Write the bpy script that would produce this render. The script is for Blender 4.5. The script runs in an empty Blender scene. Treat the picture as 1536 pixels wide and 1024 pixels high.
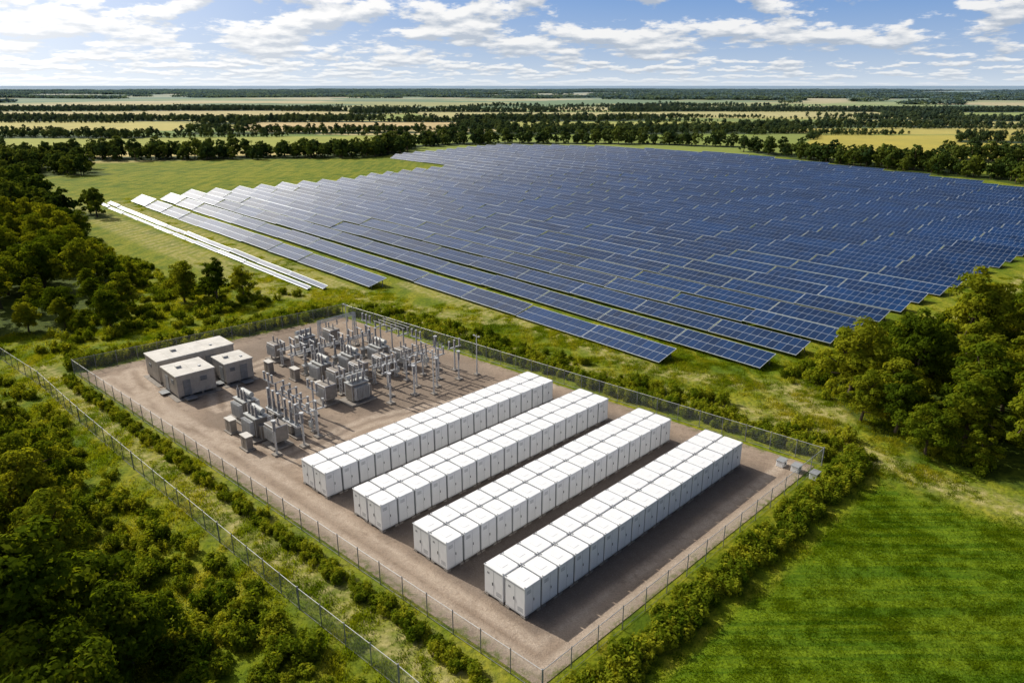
import bpy, bmesh, math, random
import numpy as np
from mathutils import Matrix, Vector
random.seed(7)
RNG = np.random.default_rng(11)
scene = bpy.context.scene
scene.view_settings.view_transform = 'Standard'
scene.view_settings.look = 'None'
scene.view_settings.exposure = 0

CAM_H = 40.0
F_PX = 1100.0
PITCH = math.atan(384 / F_PX)
SUN_AZ = math.radians(53)      # degrees to the left of +Y
SUN_EL = math.radians(36)

# ------------------------------------------------------------------ maths helpers
def hash2(i, j, seed=0):
    n = (i.astype(np.int64) * 374761393 + j.astype(np.int64) * 668265263 + seed * 974634777) & 0x7fffffff
    n = ((n ^ (n >> 13)) * 1274126177) & 0x7fffffff
    n = (n ^ (n >> 16)) & 0xffffff
    return n / float(0xffffff)

def vnoise(x, y, seed=0):
    xi = np.floor(x); yi = np.floor(y)
    fx = x - xi; fy = y - yi
    fx = fx * fx * (3 - 2 * fx); fy = fy * fy * (3 - 2 * fy)
    a = hash2(xi, yi, seed); b = hash2(xi + 1, yi, seed)
    c = hash2(xi, yi + 1, seed); d = hash2(xi + 1, yi + 1, seed)
    return (a * (1 - fx) + b * fx) * (1 - fy) + (c * (1 - fx) + d * fx) * fy

def fbm(x, y, seed=0, octv=4):
    s = 0; amp = .5; t = 0
    for k in range(octv):
        s = s + amp * vnoise(x * 2 ** k, y * 2 ** k, seed + k * 17); t += amp; amp *= .5
    return s / t

def sstep(a, b, x):
    t = np.clip((x - a) / (b - a), 0, 1)
    return t * t * (3 - 2 * t)

def inpoly(x, y, poly):
    x = np.asarray(x, float); y = np.asarray(y, float)
    r = np.zeros(x.shape, bool); n = len(poly)
    for i in range(n):
        x1, y1 = poly[i]; x2, y2 = poly[(i + 1) % n]
        if y1 == y2: continue
        c = ((y1 > y) != (y2 > y)) & (x < (x2 - x1) * (y - y1) / (y2 - y1) + x1)
        r ^= c
    return r

def dpoly(x, y, pts, closed=False):
    d = np.full(np.shape(x), 1e9)
    n = len(pts)
    for i in range(n if closed else n - 1):
        x1, y1 = pts[i]; x2, y2 = pts[(i + 1) % n]
        dx, dy = x2 - x1, y2 - y1
        t = np.clip(((x - x1) * dx + (y - y1) * dy) / (dx * dx + dy * dy), 0, 1)
        d = np.minimum(d, np.hypot(x - x1 - t * dx, y - y1 - t * dy))
    return d

def ground_z(x, y):
    x = np.asarray(x, float); y = np.asarray(y, float)
    r = np.hypot(x, y)
    w = sstep(650, 1600, r) * (1 - sstep(9000, 16000, r))
    return w * 10 * (fbm(x / 800, y / 380, 5, 2) - .5)

# ------------------------------------------------------------------ site layout (metres)
PX, PY = .742, .670            # across the panel rows
AX, AY = -.670, .742           # along the panel rows
def pa(p, a): return (p * PX + a * AX, p * PY + a * AY)
YARD = [(-64.3, 100.2), (-31.1, 129.0), (34.5, 72.6), (2.1, 40.0)]
OUTER = [(-95, 121), (-79.3, 106.4), (-66.6, 95.7), (-54.3, 83.7), (-41.8, 71.9), (-27.1, 58.1), (-17.2, 48.9), (-7.9, 40.6), (2, 31)]
FARM = [pa(60, 294), pa(60, 135), pa(83, 125), pa(84, 62), pa(94, 47), pa(204, 46), pa(330, 40), pa(420, 40), pa(420, 246),
        pa(372, 351), pa(332, 387), pa(232, 374), pa(237, 303), pa(200, 300)]
MOWN = [(8.2, 38.5), (38.6, 68.6), (48, 60.5), (95, 26), (40, -10), (5, 20)]
WOODS = {
 'left': [(-68, 121), (-84, 118), (-92, 110), (-150, 104), (-215, 190), (-195, 225), (-150, 224), (-127, 214), (-112, 190), (-97, 172), (-84, 152), (-75, 138)],
 'front': [(-82, 99), (-64, 82), (-50, 66), (-38, 53), (-28, 44), (-24, 28), (-60, 15), (-110, 50), (-105, 92)],
 'right': [(42, 95), (43.5, 82), (47.5, 74), (57, 66), (80, 58), (125, 95), (165, 150), (150, 168), (112, 143), (86, 124), (61, 108)],
}
FAR_WOODS = [
 [(-300, 250), (-200, 222), (-136, 224), (-128, 238), (-170, 262), (-205, 318), (-240, 345), (-330, 330)],
 [(-420, 330), (-236, 345), (-190, 352), (-240, 412), (-400, 480), (-520, 480)],
 [(-250, 418), (-160, 428), (-84, 436), (-62, 480), (-78, 490), (-120, 460), (-200, 450), (-280, 440)],
 [(-84, 440), (-60, 524), (-10, 548), (44, 545), (100, 538), (158, 508), (164, 516), (110, 553), (44, 559), (-30, 563), (-90, 520)],
 [(146, 486), (166, 420), (186, 378), (214, 328), (222, 290), (236, 290), (231, 335), (210, 395), (180, 440), (160, 488)],
 [(240, 420), (300, 385), (330, 400), (300, 425), (250, 440)],
 [(-290, 650), (-120, 665), (-40, 680), (-100, 700), (-290, 680)],
 [(-580, 620), (-300, 600), (-280, 628), (-580, 660)],
 [(50, 688), (200, 660), (280, 675), (90, 715)],
 [(330, 560), (470, 520), (490, 548), (350, 592)],
 [(260, 785), (420, 755), (580, 775), (300, 815)],
 [(-800, 905), (-420, 890), (-150, 925), (-190, 965), (-420, 930), (-800, 985)],
 [(-60, 905), (120, 890), (230, 930), (100, 965), (-60, 945)], [(420, 925), (640, 880), (720, 930), (430, 965)],
 [(-1000, 1225), (-600, 1200), (-260, 1215), (-300, 1265), (-1000, 1290)], [(160, 1200), (500, 1215), (800, 1195), (850, 1260), (160, 1275)],
]
TAN = [([(190, 500), (245, 425), (340, 420), (520, 520), (480, 640), (260, 650)], (.44, .36, .055)),
       ([(-270, 715), (-60, 720), (-40, 870), (-290, 870)], (.58, .42, .19)),
       ([(-330, 470), (-110, 500), (-70, 640), (-400, 600)], (.33, .34, .055)),
       ([(-20, 590), (150, 580), (210, 650), (-60, 655)], (.22, .28, .035)),
       ([(0, 740), (250, 750), (260, 880), (-30, 870)], (.40, .38, .08)),
       ([(-600, 710), (-310, 710), (-350, 860), (-750, 850)], (.50, .42, .11)),
       ([(230, 670), (470, 640), (620, 730), (280, 750)], (.46, .38, .08)),
       ([(-100, 985), (500, 995), (560, 1175), (-160, 1195)], (.50, .43, .16)),
       ([(-900, 1020), (-200, 1000), (-250, 1195), (-900, 1175)], (.54, .43, .17)),
       ([(-1100, 1330), (-100, 1300), (-60, 1440), (-1200, 1470)], (.50, .46, .20)),
       ([(60, 1300), (900, 1320), (1000, 1450), (20, 1430)], (.58, .49, .22)),
       ([(500, 560), (640, 540), (820, 760), (560, 760)], (.46, .39, .06))]

def field_info(x, y):
    ca, sa = math.cos(.25), math.sin(.25)
    wx = x + 60 * (vnoise(x / 150, y / 150, 3) - .5); wy = y + 60 * (vnoise(x / 150, y / 150, 4) - .5)
    u = (wx * ca + wy * sa) / 280; v = (-wx * sa + wy * ca) / 190
    ui = np.floor(u); vi = np.floor(v)
    d1 = np.full(x.shape, 9.); d2 = np.full(x.shape, 9.); idv = np.zeros(x.shape)
    for i in (-1, 0, 1):
        for j in (-1, 0, 1):
            sx = ui + i + .1 + .8 * hash2(ui + i, vi + j, 1); sy = vi + j + .1 + .8 * hash2(ui + i, vi + j, 2)
            d = np.abs(u - sx) + np.abs(v - sy)
            h = hash2(ui + i, vi + j, 9)
            m = d < d1
            d2 = np.where(m, d1, np.minimum(d2, d)); idv = np.where(m, h, idv); d1 = np.where(m, d, d1)
    return idv, d2 - d1

def woods_far(x, y):
    r = np.hypot(x, y)
    n = fbm(x / 480 + 7, y / 170 + 3, 21, 3)
    th = .65 - .055 * sstep(1300, 1900, r) - .06 * sstep(2200, 4500, r)
    m = (n > th) & (r > 640)
    for p, c in TAN: m &= ~inpoly(x, y, p)
    for p in FAR_WOODS: m |= inpoly(x, y, p)
    return m

# ------------------------------------------------------------------ node helpers
def new_mat(name):
    m = bpy.data.materials.new(name); m.use_nodes = True
    nt = m.node_tree; nt.nodes.clear()
    return m, nt
def N(nt, t, **kw):
    n = nt.nodes.new(t)
    for k, v in kw.items(): setattr(n, k, v)
    return n
def L(nt, a, b): nt.links.new(a, b)
def math_n(nt, op, a, b=None, c=None, clamp=False):
    n = N(nt, 'ShaderNodeMath', operation=op, use_clamp=clamp)
    for i, v in enumerate((a, b, c)):
        if v is None: continue
        if isinstance(v, (int, float)): n.inputs[i].default_value = v
        else: L(nt, v, n.inputs[i])
    return n.outputs[0]
def mixc(nt, f, a, b, mode='MIX'):
    n = N(nt, 'ShaderNodeMix', data_type='RGBA', blend_type=mode)
    for s, v in ((n.inputs[0], f), (n.inputs[6], a), (n.inputs[7], b)):
        if isinstance(v, (int, float)): s.default_value = v
        elif isinstance(v, tuple): s.default_value = (*v, 1)
        else: L(nt, v, s)
    return n.outputs[2]
def noise(nt, vec, scale, detail=4, rough=.5, w=None):
    n = N(nt, 'ShaderNodeTexNoise'); n.inputs['Scale'].default_value = scale
    n.inputs['Detail'].default_value = detail; n.inputs['Roughness'].default_value = rough
    if vec is not None: L(nt, vec, n.inputs['Vector'])
    return n.outputs['Fac']
def mrange(nt, v, a, b, c=0, d=1, smooth=False):
    n = N(nt, 'ShaderNodeMapRange'); n.clamp = True
    if smooth: n.interpolation_type = 'SMOOTHSTEP'
    L(nt, v, n.inputs[0])
    for i, x in enumerate((a, b, c, d)): n.inputs[i + 1].default_value = x
    return n.outputs[0]
def wpos(nt): return N(nt, 'ShaderNodeNewGeometry').outputs['Position']
HAZE_TINT = (.13, .205, .30)
def haze_tint(nt, col, length=2600., hc=HAZE_TINT):  # aerial haze painted into the base colour by distance from the world origin
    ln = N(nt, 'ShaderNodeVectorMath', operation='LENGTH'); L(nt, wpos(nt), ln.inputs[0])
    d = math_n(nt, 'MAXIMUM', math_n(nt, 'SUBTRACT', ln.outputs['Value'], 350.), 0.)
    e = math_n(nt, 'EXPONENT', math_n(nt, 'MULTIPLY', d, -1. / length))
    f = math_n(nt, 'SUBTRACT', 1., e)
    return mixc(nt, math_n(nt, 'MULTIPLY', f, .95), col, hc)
def principled(nt, col, rough=.8, spec=.3, metal=0., normal=None):
    p = N(nt, 'ShaderNodeBsdfPrincipled'); o = N(nt, 'ShaderNodeOutputMaterial')
    if isinstance(col, tuple): p.inputs['Base Color'].default_value = (*col, 1)
    else: L(nt, col, p.inputs['Base Color'])
    if isinstance(rough, float): p.inputs['Roughness'].default_value = rough
    else: L(nt, rough, p.inputs['Roughness'])
    p.inputs['Specular IOR Level'].default_value = spec
    p.inputs['Metallic'].default_value = metal
    if normal is not None: L(nt, normal, p.inputs['Normal'])
    L(nt, p.outputs[0], o.inputs[0])
    return p
def bump(nt, h, strength=.5, dist=.1):
    b = N(nt, 'ShaderNodeBump'); b.inputs['Strength'].default_value = strength; b.inputs['Distance'].default_value = dist
    L(nt, h, b.inputs['Height']); return b.outputs[0]

def simple_mat(name, col, rough=.6, spec=.3, metal=0., var=.15, scale=1.5, dirt=None):
    m, nt = new_mat(name)
    tc = N(nt, 'ShaderNodeTexCoord').outputs['Object']
    n = noise(nt, tc, scale, 4, .6)
    k = mrange(nt, n, .3, .7, 1 - var, 1 + var * .4)
    cc = N(nt, 'ShaderNodeCombineColor')
    for i in range(3): L(nt, k, cc.inputs[i])
    c = mixc(nt, 1., col, cc.outputs[0], 'MULTIPLY')
    if dirt:
        n2 = noise(nt, tc, 4., 5, .7)
        c = mixc(nt, mrange(nt, n2, .52, .75, 0, .6), c, dirt)
    principled(nt, c, rough, spec, metal)
    return m

# ---- grass colours
def grass_col(nt, pos):
    mp = N(nt, 'ShaderNodeMapping'); L(nt, pos, mp.inputs[0]); mp.inputs['Rotation'].default_value[2] = math.radians(42)
    mp.inputs['Scale'].default_value = (1, .07, 1)
    a = noise(nt, pos, .018, 2, .55); b = noise(nt, pos, .16, 3, .6); c = noise(nt, pos, 1.6, 2, .65)
    s = noise(nt, mp.outputs[0], .45, 2, .6)
    c1 = mixc(nt, mrange(nt, a, .38, .62), (.120, .170, .006), (.20, .226, .009))
    c2 = mixc(nt, mrange(nt, b, .46, .68), c1, (.26, .252, .018))
    c2 = mixc(nt, mrange(nt, s, .52, .62, 0, .65), c2, (.28, .265, .024))
    c2 = mixc(nt, mrange(nt, s, .48, .38, 0, .5), c2, (.095, .148, .006))
    c3 = mixc(nt, mrange(nt, b, .46, .30), c2, (.072, .120, .006))
    return mixc(nt, mrange(nt, c, .56, .34, 0, .7), c3, (.048, .080, .005))
def field_col(nt, pos):
    mp = N(nt, 'ShaderNodeMapping'); L(nt, pos, mp.inputs[0]); mp.inputs['Rotation'].default_value[2] = math.radians(40)
    mp.inputs['Scale'].default_value = (.03, 1, 1)
    s = noise(nt, mp.outputs[0], 1.3, 2, .6); b = noise(nt, pos, .12, 2, .6); c = noise(nt, pos, 4.0, 2, .65)
    c1 = mixc(nt, mrange(nt, s, .42, .57), (.062, .122, .003), (.132, .195, .006))
    c2 = mixc(nt, mrange(nt, b, .45, .68, 0, .35), c1, (.155, .195, .009))
    return mixc(nt, mrange(nt, c, .56, .36, 0, .6), c2, (.038, .078, .003))

def mat_ground():
    m, nt = new_mat('grassland')
    pos = wpos(nt)
    at = N(nt, 'ShaderNodeAttribute', attribute_name='mask'); sp = N(nt, 'ShaderNodeSeparateColor'); L(nt, at.outputs['Color'], sp.inputs[0])
    fc = N(nt, 'ShaderNodeAttribute', attribute_name='fcol')
    g = grass_col(nt, pos)
    g = mixc(nt, sp.outputs[1], g, field_col(nt, pos))               # G mown field
    n = noise(nt, pos, 1.1, 3, .65)
    tr = mixc(nt, mrange(nt, n, .35, .65), (.29, .255, .07), (.43, .37, .16))
    g = mixc(nt, math_n(nt, 'MULTIPLY', sp.outputs[0], mrange(nt, n, .25, .6)), g, tr)  # R tracks
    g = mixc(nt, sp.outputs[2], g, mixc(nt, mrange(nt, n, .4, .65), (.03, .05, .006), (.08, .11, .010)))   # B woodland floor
    far = mixc(nt, mrange(nt, noise(nt, pos, .03, 3, .6), .35, .7, 0, .3), fc.outputs['Color'], (.13, .16, .03))
    g = mixc(nt, fc.outputs['Alpha'], g, far)
    g = haze_tint(nt, g, 4200., (.20, .29, .40))
    bn = noise(nt, pos, 2.2, 3, .7)
    principled(nt, g, .95, .1, 0, bump(nt, bn, .8, .2))
    return m

def leaf_mat(name, dark, mid, light, trans=.35, hz=True):
    m, nt = new_mat(name)
    at = N(nt, 'ShaderNodeAttribute', attribute_name='var').outputs['Fac']
    oi = N(nt, 'ShaderNodeObjectInfo').outputs['Random']
    k = math_n(nt, 'ADD', math_n(nt, 'MULTIPLY', at, .50), math_n(nt, 'MULTIPLY_ADD', oi, .58, .05))
    r = N(nt, 'ShaderNodeValToRGB'); L(nt, k, r.inputs[0])
    e = r.color_ramp.elements; e[0].position = .15; e[0].color = (*dark, 1); e[1].position = .98; e[1].color = (*light, 1)
    x = e.new(.55); x.color = (*mid, 1)
    c = haze_tint(nt, r.outputs[0]) if hz else r.outputs[0]
    d = N(nt, 'ShaderNodeBsdfDiffuse'); L(nt, c, d.inputs['Color'])
    t = N(nt, 'ShaderNodeBsdfTranslucent')
    L(nt, mixc(nt, .6, c, mixc(nt, 1., c, (1.8, 1.6, .4), 'MULTIPLY')), t.inputs[0])
    mx = N(nt, 'ShaderNodeMixShader'); mx.inputs[0].default_value = trans
    L(nt, d.outputs[0], mx.inputs[1]); L(nt, t.outputs[0], mx.inputs[2])
    o = N(nt, 'ShaderNodeOutputMaterial'); L(nt, mx.outputs[0], o.inputs[0])
    return m

def blade_mat(name, fn):
    m, nt = new_mat(name)
    c = fn(nt, wpos(nt))
    at = N(nt, 'ShaderNodeAttribute', attribute_name='var').outputs['Fac']
    c = mixc(nt, mrange(nt, at, 0, 1, 0, .6), c, mixc(nt, 1., c, (1.6, 1.4, 1.3), 'MULTIPLY'))
    d = N(nt, 'ShaderNodeBsdfDiffuse'); L(nt, c, d.inputs[0])
    t = N(nt, 'ShaderNodeBsdfTranslucent'); L(nt, mixc(nt, 1., c, (1.5, 1.5, .7), 'MULTIPLY'), t.inputs[0])
    mx = N(nt, 'ShaderNodeMixShader'); mx.inputs[0].default_value = .5
    L(nt, d.outputs[0], mx.inputs[1]); L(nt, t.outputs[0], mx.inputs[2])
    o = N(nt, 'ShaderNodeOutputMaterial'); L(nt, mx.outputs[0], o.inputs[0])
    return m

M = {}
M['ground'] = mat_ground()
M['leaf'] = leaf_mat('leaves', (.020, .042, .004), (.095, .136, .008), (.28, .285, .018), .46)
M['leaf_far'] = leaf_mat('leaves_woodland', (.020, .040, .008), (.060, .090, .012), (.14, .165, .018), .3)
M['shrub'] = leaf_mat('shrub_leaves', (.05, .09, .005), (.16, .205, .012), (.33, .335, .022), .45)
M['bark'] = simple_mat('bark', (.12, .09, .06), .9, .1, 0, .4, 3)
M['blade'] = blade_mat('grass_blades', grass_col)
M['blade_f'] = blade_mat('field_blades', field_col)
M['white'] = simple_mat('white_paint', (.79, .795, .80), .5, .35, 0, .07, .9)
M['seam'] = simple_mat('seam_grey', (.30, .31, .32), .6)
M['dark'] = simple_mat('dark_rubber', (.05, .05, .05), .7)
M['gap_filler'] = simple_mat('joint_gasket', (.20, .21, .22), .7)
M['conc'] = simple_mat('concrete', (.30, .27, .24), .9, .2, 0, .3, 2, (.2, .18, .15))
M['steel'] = simple_mat('galvanised_steel', (.52, .53, .54), .5, .5, .2, .2, 2)
M['steel_d'] = simple_mat('weathered_steel', (.25, .26, .27), .55, .4, .2, .25, 2)
M['tank'] = simple_mat('grey_enamel', (.46, .47, .46), .5, .4, 0, .2, 1.2, (.26, .23, .20))
M['porc'] = simple_mat('porcelain', (.34, .31, .29), .35, .5, 0, .2, 3)
M['wall'] = simple_mat('prefab_wall', (.50, .46, .41), .6, .3, 0, .2, .7, (.28, .24, .19))
M['roof'] = simple_mat('prefab_roof', (.62, .59, .54), .6, .3, 0, .22, .6, (.40, .36, .30))

# gravel
def mat_gravel():
    m, nt = new_mat('gravel')
    pos = wpos(nt)
    at = N(nt, 'ShaderNodeAttribute', attribute_name='mask'); sp = N(nt, 'ShaderNodeSeparateColor'); L(nt, at.outputs['Color'], sp.inputs[0])
    a = noise(nt, pos, .12, 4, .6); b = noise(nt, pos, 1.2, 4, .7); c = noise(nt, pos, 9., 3, .7)
    base = mixc(nt, mrange(nt, a, .35, .65), (.30, .225, .165), (.46, .36, .275))
    base = mixc(nt, mrange(nt, b, .48, .72, 0, .7), base, (.22, .162, .118))
    dk = mixc(nt, mrange(nt, b, .3, .7), (.125, .103, .088), (.20, .168, .145))
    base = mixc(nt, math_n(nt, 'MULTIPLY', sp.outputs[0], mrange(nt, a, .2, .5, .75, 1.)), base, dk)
    base = mixc(nt, math_n(nt, 'MULTIPLY', sp.outputs[1], mrange(nt, b, .25, .55)), base, (.56, .455, .36))
    base = mixc(nt, math_n(nt, 'MULTIPLY', sp.outputs[2], mrange(nt, b, .45, .6)), base, (.14, .17, .02))
    v = N(nt, 'ShaderNodeTexVoronoi'); L(nt, pos, v.inputs['Vector']); v.inputs['Scale'].default_value = 6.
    base = mixc(nt, mrange(nt, c, .3, .7, .45, 0.), base, (.09, .07, .055))
    base = mixc(nt, mrange(nt, v.outputs['Distance'], .0, .22, .45, 0.), base, (.58, .51, .44))
    principled(nt, base, .95, .15, 0, bump(nt, math_n(nt, 'ADD', c, b), .9, .08))
    return m
M['gravel'] = mat_gravel()

def mat_panel():
    m, nt = new_mat('photovoltaic_glass')
    uv = N(nt, 'ShaderNodeUVMap', uv_map='UVMap'); sp = N(nt, 'ShaderNodeSeparateXYZ'); L(nt, uv.outputs[0], sp.inputs[0])
    def lines(s, k, w):
        f = math_n(nt, 'FRACT', math_n(nt, 'MULTIPLY', s, float(k)))
        e = math_n(nt, 'ABSOLUTE', math_n(nt, 'SUBTRACT', f, .5))
        return math_n(nt, 'GREATER_THAN', e, .5 - w)
    ln = math_n(nt, 'MAXIMUM', lines(sp.outputs[0], 6, .04), lines(sp.outputs[1], 8, .035))
    at = N(nt, 'ShaderNodeAttribute', attribute_name='var').outputs['Fac']
    base = mixc(nt, at, (.001, .013, .048), (.003, .035, .125))
    base = mixc(nt, math_n(nt, 'MULTIPLY', ln, .35), base, (.04, .10, .23))
    principled(nt, base, .325, .55)
    return m
M['panel'] = mat_panel()
M['alu'] = simple_mat('aluminium_frame', (.62, .67, .73), .42, .7, .35, .1, 1)

def mat_fence():
    m, nt = new_mat('chain_link')
    uv = N(nt, 'ShaderNodeUVMap', uv_map='UVMap'); sp = N(nt, 'ShaderNodeSeparateXYZ'); L(nt, uv.outputs[0], sp.inputs[0])
    def ln(s):
        f = math_n(nt, 'FRACT', math_n(nt, 'MULTIPLY', s, 9.))
        return math_n(nt, 'LESS_THAN', f, .09)
    w = math_n(nt, 'MAXIMUM', ln(math_n(nt, 'ADD', sp.outputs[0], sp.outputs[1])), ln(math_n(nt, 'SUBTRACT', sp.outputs[0], sp.outputs[1])))
    p = N(nt, 'ShaderNodeBsdfDiffuse'); p.inputs['Color'].default_value = (.32, .35, .35, 1)
    t = N(nt, 'ShaderNodeBsdfTransparent'); mx = N(nt, 'ShaderNodeMixShader')
    L(nt, w, mx.inputs[0]); L(nt, t.outputs[0], mx.inputs[1]); L(nt, p.outputs[0], mx.inputs[2])
    o = N(nt, 'ShaderNodeOutputMaterial'); L(nt, mx.outputs[0], o.inputs[0])
    return m
M['fence'] = mat_fence()

# ------------------------------------------------------------------ mesh helpers
def link(ob):
    scene.collection.objects.link(ob); return ob

def np_mesh(name, verts, faces, mats, midx=None, uv=None, var=None, smooth=False):
    me = bpy.data.meshes.new(name)
    verts = np.asarray(verts, np.float32); faces = np.asarray(faces, np.int32)
    m, k = faces.shape
    me.vertices.add(len(verts)); me.vertices.foreach_set('co', verts.ravel())
    me.loops.add(m * k); me.loops.foreach_set('vertex_index', faces.ravel())
    me.polygons.add(m); me.polygons.foreach_set('loop_start', np.arange(m, dtype=np.int32) * k)
    try: me.polygons.foreach_set('loop_total', np.full(m, k, np.int32))
    except Exception: pass
    for x in mats: me.materials.append(x)
    if midx is not None: me.polygons.foreach_set('material_index', np.asarray(midx, np.int32))
    if smooth: me.polygons.foreach_set('use_smooth', np.ones(m, bool))
    me.update(calc_edges=True)
    if uv is not None:
        l = me.uv_layers.new(name='UVMap'); l.data.foreach_set('uv', np.asarray(uv, np.float32).ravel())
    if var is not None:
        a = me.attributes.new('var', 'FLOAT', 'FACE'); a.data.foreach_set('value', np.asarray(var, np.float32))
    return me

class MB:
    def __init__(s): s.bm = bmesh.new(); s.mats = []
    def mi(s, m):
        if m not in s.mats: s.mats.append(m)
        return s.mats.index(m)
    def box(s, c, d, m, rot=0., bevel=0., rx=0.):
        mat = Matrix.Translation(c) @ Matrix.Rotation(rot, 4, 'Z') @ Matrix.Rotation(rx, 4, 'X') @ Matrix.Diagonal((*d, 1))
        r = bmesh.ops.create_cube(s.bm, size=1, matrix=mat)
        vs = r['verts']; fs = {f for v in vs for f in v.link_faces}
        if bevel:
            es = list({e for v in vs for e in v.link_edges})
            rr = bmesh.ops.bevel(s.bm, geom=es, offset=bevel, segments=1, affect='EDGES')
            fs = set(rr['faces']) | {f for f in fs if f.is_valid}
        i = s.mi(m)
        for f in fs: f.material_index = i
    def cyl(s, p0, p1, r0, m, r1=None, n=8):
        p0 = Vector(p0); p1 = Vector(p1); r1 = r0 if r1 is None else r1
        d = p1 - p0; q = d.to_track_quat('Z', 'Y').to_matrix().to_4x4()
        mat = Matrix.Translation((p0 + p1) / 2) @ q
        r = bmesh.ops.create_cone(s.bm, cap_ends=True, segments=n, radius1=r0, radius2=max(r1, .001), depth=d.length, matrix=mat)
        i = s.mi(m)
        for f in {f for v in r['verts'] for f in v.link_faces}: f.material_index = i
    def insul(s, b, h, r, m, k=7, ax=(0, 0, 1)):
        b = Vector(b); ax = Vector(ax)
        s.cyl(b, b + ax * h, r * .55, m, n=6)
        for i in range(k):
            z = h * (i + .5) / k
            s.cyl(b + ax * (z - h * .25 / k), b + ax * (z + h * .25 / k), r, m, r * .7, n=8)
    def mesh(s, name):
        me = bpy.data.meshes.new(name); s.bm.to_mesh(me); s.bm.free()
        for x in s.mats: me.materials.append(M[x])
        return me

def obj(name, me, loc=(0, 0, 0), rot=0., parent=None, scale=None):
    o = bpy.data.objects.new(name, me); o.location = loc; o.rotation_euler = (0, 0, rot)
    if scale: o.scale = scale
    if parent: o.parent = parent
    return link(o)

# ------------------------------------------------------------------ GN scatter
def scatter(name, pts, scales, rots, idx, coll):
    n = len(pts)
    me = bpy.data.meshes.new(name)
    me.vertices.add(n); me.vertices.foreach_set('co', np.asarray(pts, np.float32).ravel())
    for nm, arr, t in (('sc', scales, 'FLOAT'), ('rz', rots, 'FLOAT'), ('ix', idx, 'INT')):
        a = me.attributes.new(nm, t, 'POINT'); a.data.foreach_set('value', np.asarray(arr, np.float32 if t == 'FLOAT' else np.int32))
    ob = obj(name, me)
    ng = bpy.data.node_groups.new(name + '_scatter', 'GeometryNodeTree')
    ng.interface.new_socket('Geometry', in_out='INPUT', socket_type='NodeSocketGeometry')
    ng.interface.new_socket('Geometry', in_out='OUTPUT', socket_type='NodeSocketGeometry')
    gi = ng.nodes.new('NodeGroupInput'); go = ng.nodes.new('NodeGroupOutput')
    ip = ng.nodes.new('GeometryNodeInstanceOnPoints'); ci = ng.nodes.new('GeometryNodeCollectionInfo')
    ci.inputs['Collection'].default_value = coll; ci.inputs['Separate Children'].default_value = True; ci.inputs['Reset Children'].default_value = True
    ip.inputs['Pick Instance'].default_value = True
    def na(nm, t):
        x = ng.nodes.new('GeometryNodeInputNamedAttribute'); x.data_type = t; x.inputs['Name'].default_value = nm; return x.outputs[0]
    ng.links.new(gi.outputs[0], ip.inputs['Points']); ng.links.new(ci.outputs[0], ip.inputs['Instance'])
    ng.links.new(na('ix', 'INT'), ip.inputs['Instance Index'])
    cx = ng.nodes.new('ShaderNodeCombineXYZ'); ng.links.new(na('rz', 'FLOAT'), cx.inputs[2])
    ng.links.new(cx.outputs[0], ip.inputs['Rotation'])
    ng.links.new(na('sc', 'FLOAT'), ip.inputs['Scale'])
    ng.links.new(ip.outputs[0], go.inputs[0])
    md = ob.modifiers.new('scatter', 'NODES'); md.node_group = ng
    return ob
def proto_coll(name, meshes):
    c = bpy.data.collections.new(name)
    for i, me in enumerate(meshes):
        c.objects.link(bpy.data.objects.new('%s_%02d' % (name, i), me))
    return c

# ------------------------------------------------------------------ vegetation prototypes
def leaf_quads(c, nrm, size, rng):
    n = len(c)
    nn = nrm + rng.normal(0, .45, (n, 3)); nn /= np.linalg.norm(nn, axis=1)[:, None]
    t = np.cross(nn, rng.normal(0, 1, (n, 3))); t /= np.linalg.norm(t, axis=1)[:, None] + 1e-9
    b = np.cross(nn, t)
    s = size * rng.uniform(.6, 1.3, n)[:, None]
    v = np.stack([c - t * s, c + b * s * .6 + nn * s * .15, c + t * s, c - b * s * .6 + nn * s * .15], 1)
    return v.reshape(-1, 3), np.arange(n * 4).reshape(-1, 4)

def tube(p0, p1, r0, r1, k=6):
    p0 = np.array(p0, float); p1 = np.array(p1, float); d = p1 - p0; d /= np.linalg.norm(d)
    a = np.cross(d, [.3, .9, .1]); a /= np.linalg.norm(a); b = np.cross(d, a)
    ang = np.arange(k) * 2 * np.pi / k
    ring = np.cos(ang)[:, None] * a + np.sin(ang)[:, None] * b
    v = np.concatenate([p0 + ring * r0, p1 + ring * r1])
    f = [[i, (i + 1) % k, k + (i + 1) % k, k + i] for i in range(k)]
    return v, np.array(f)

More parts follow.
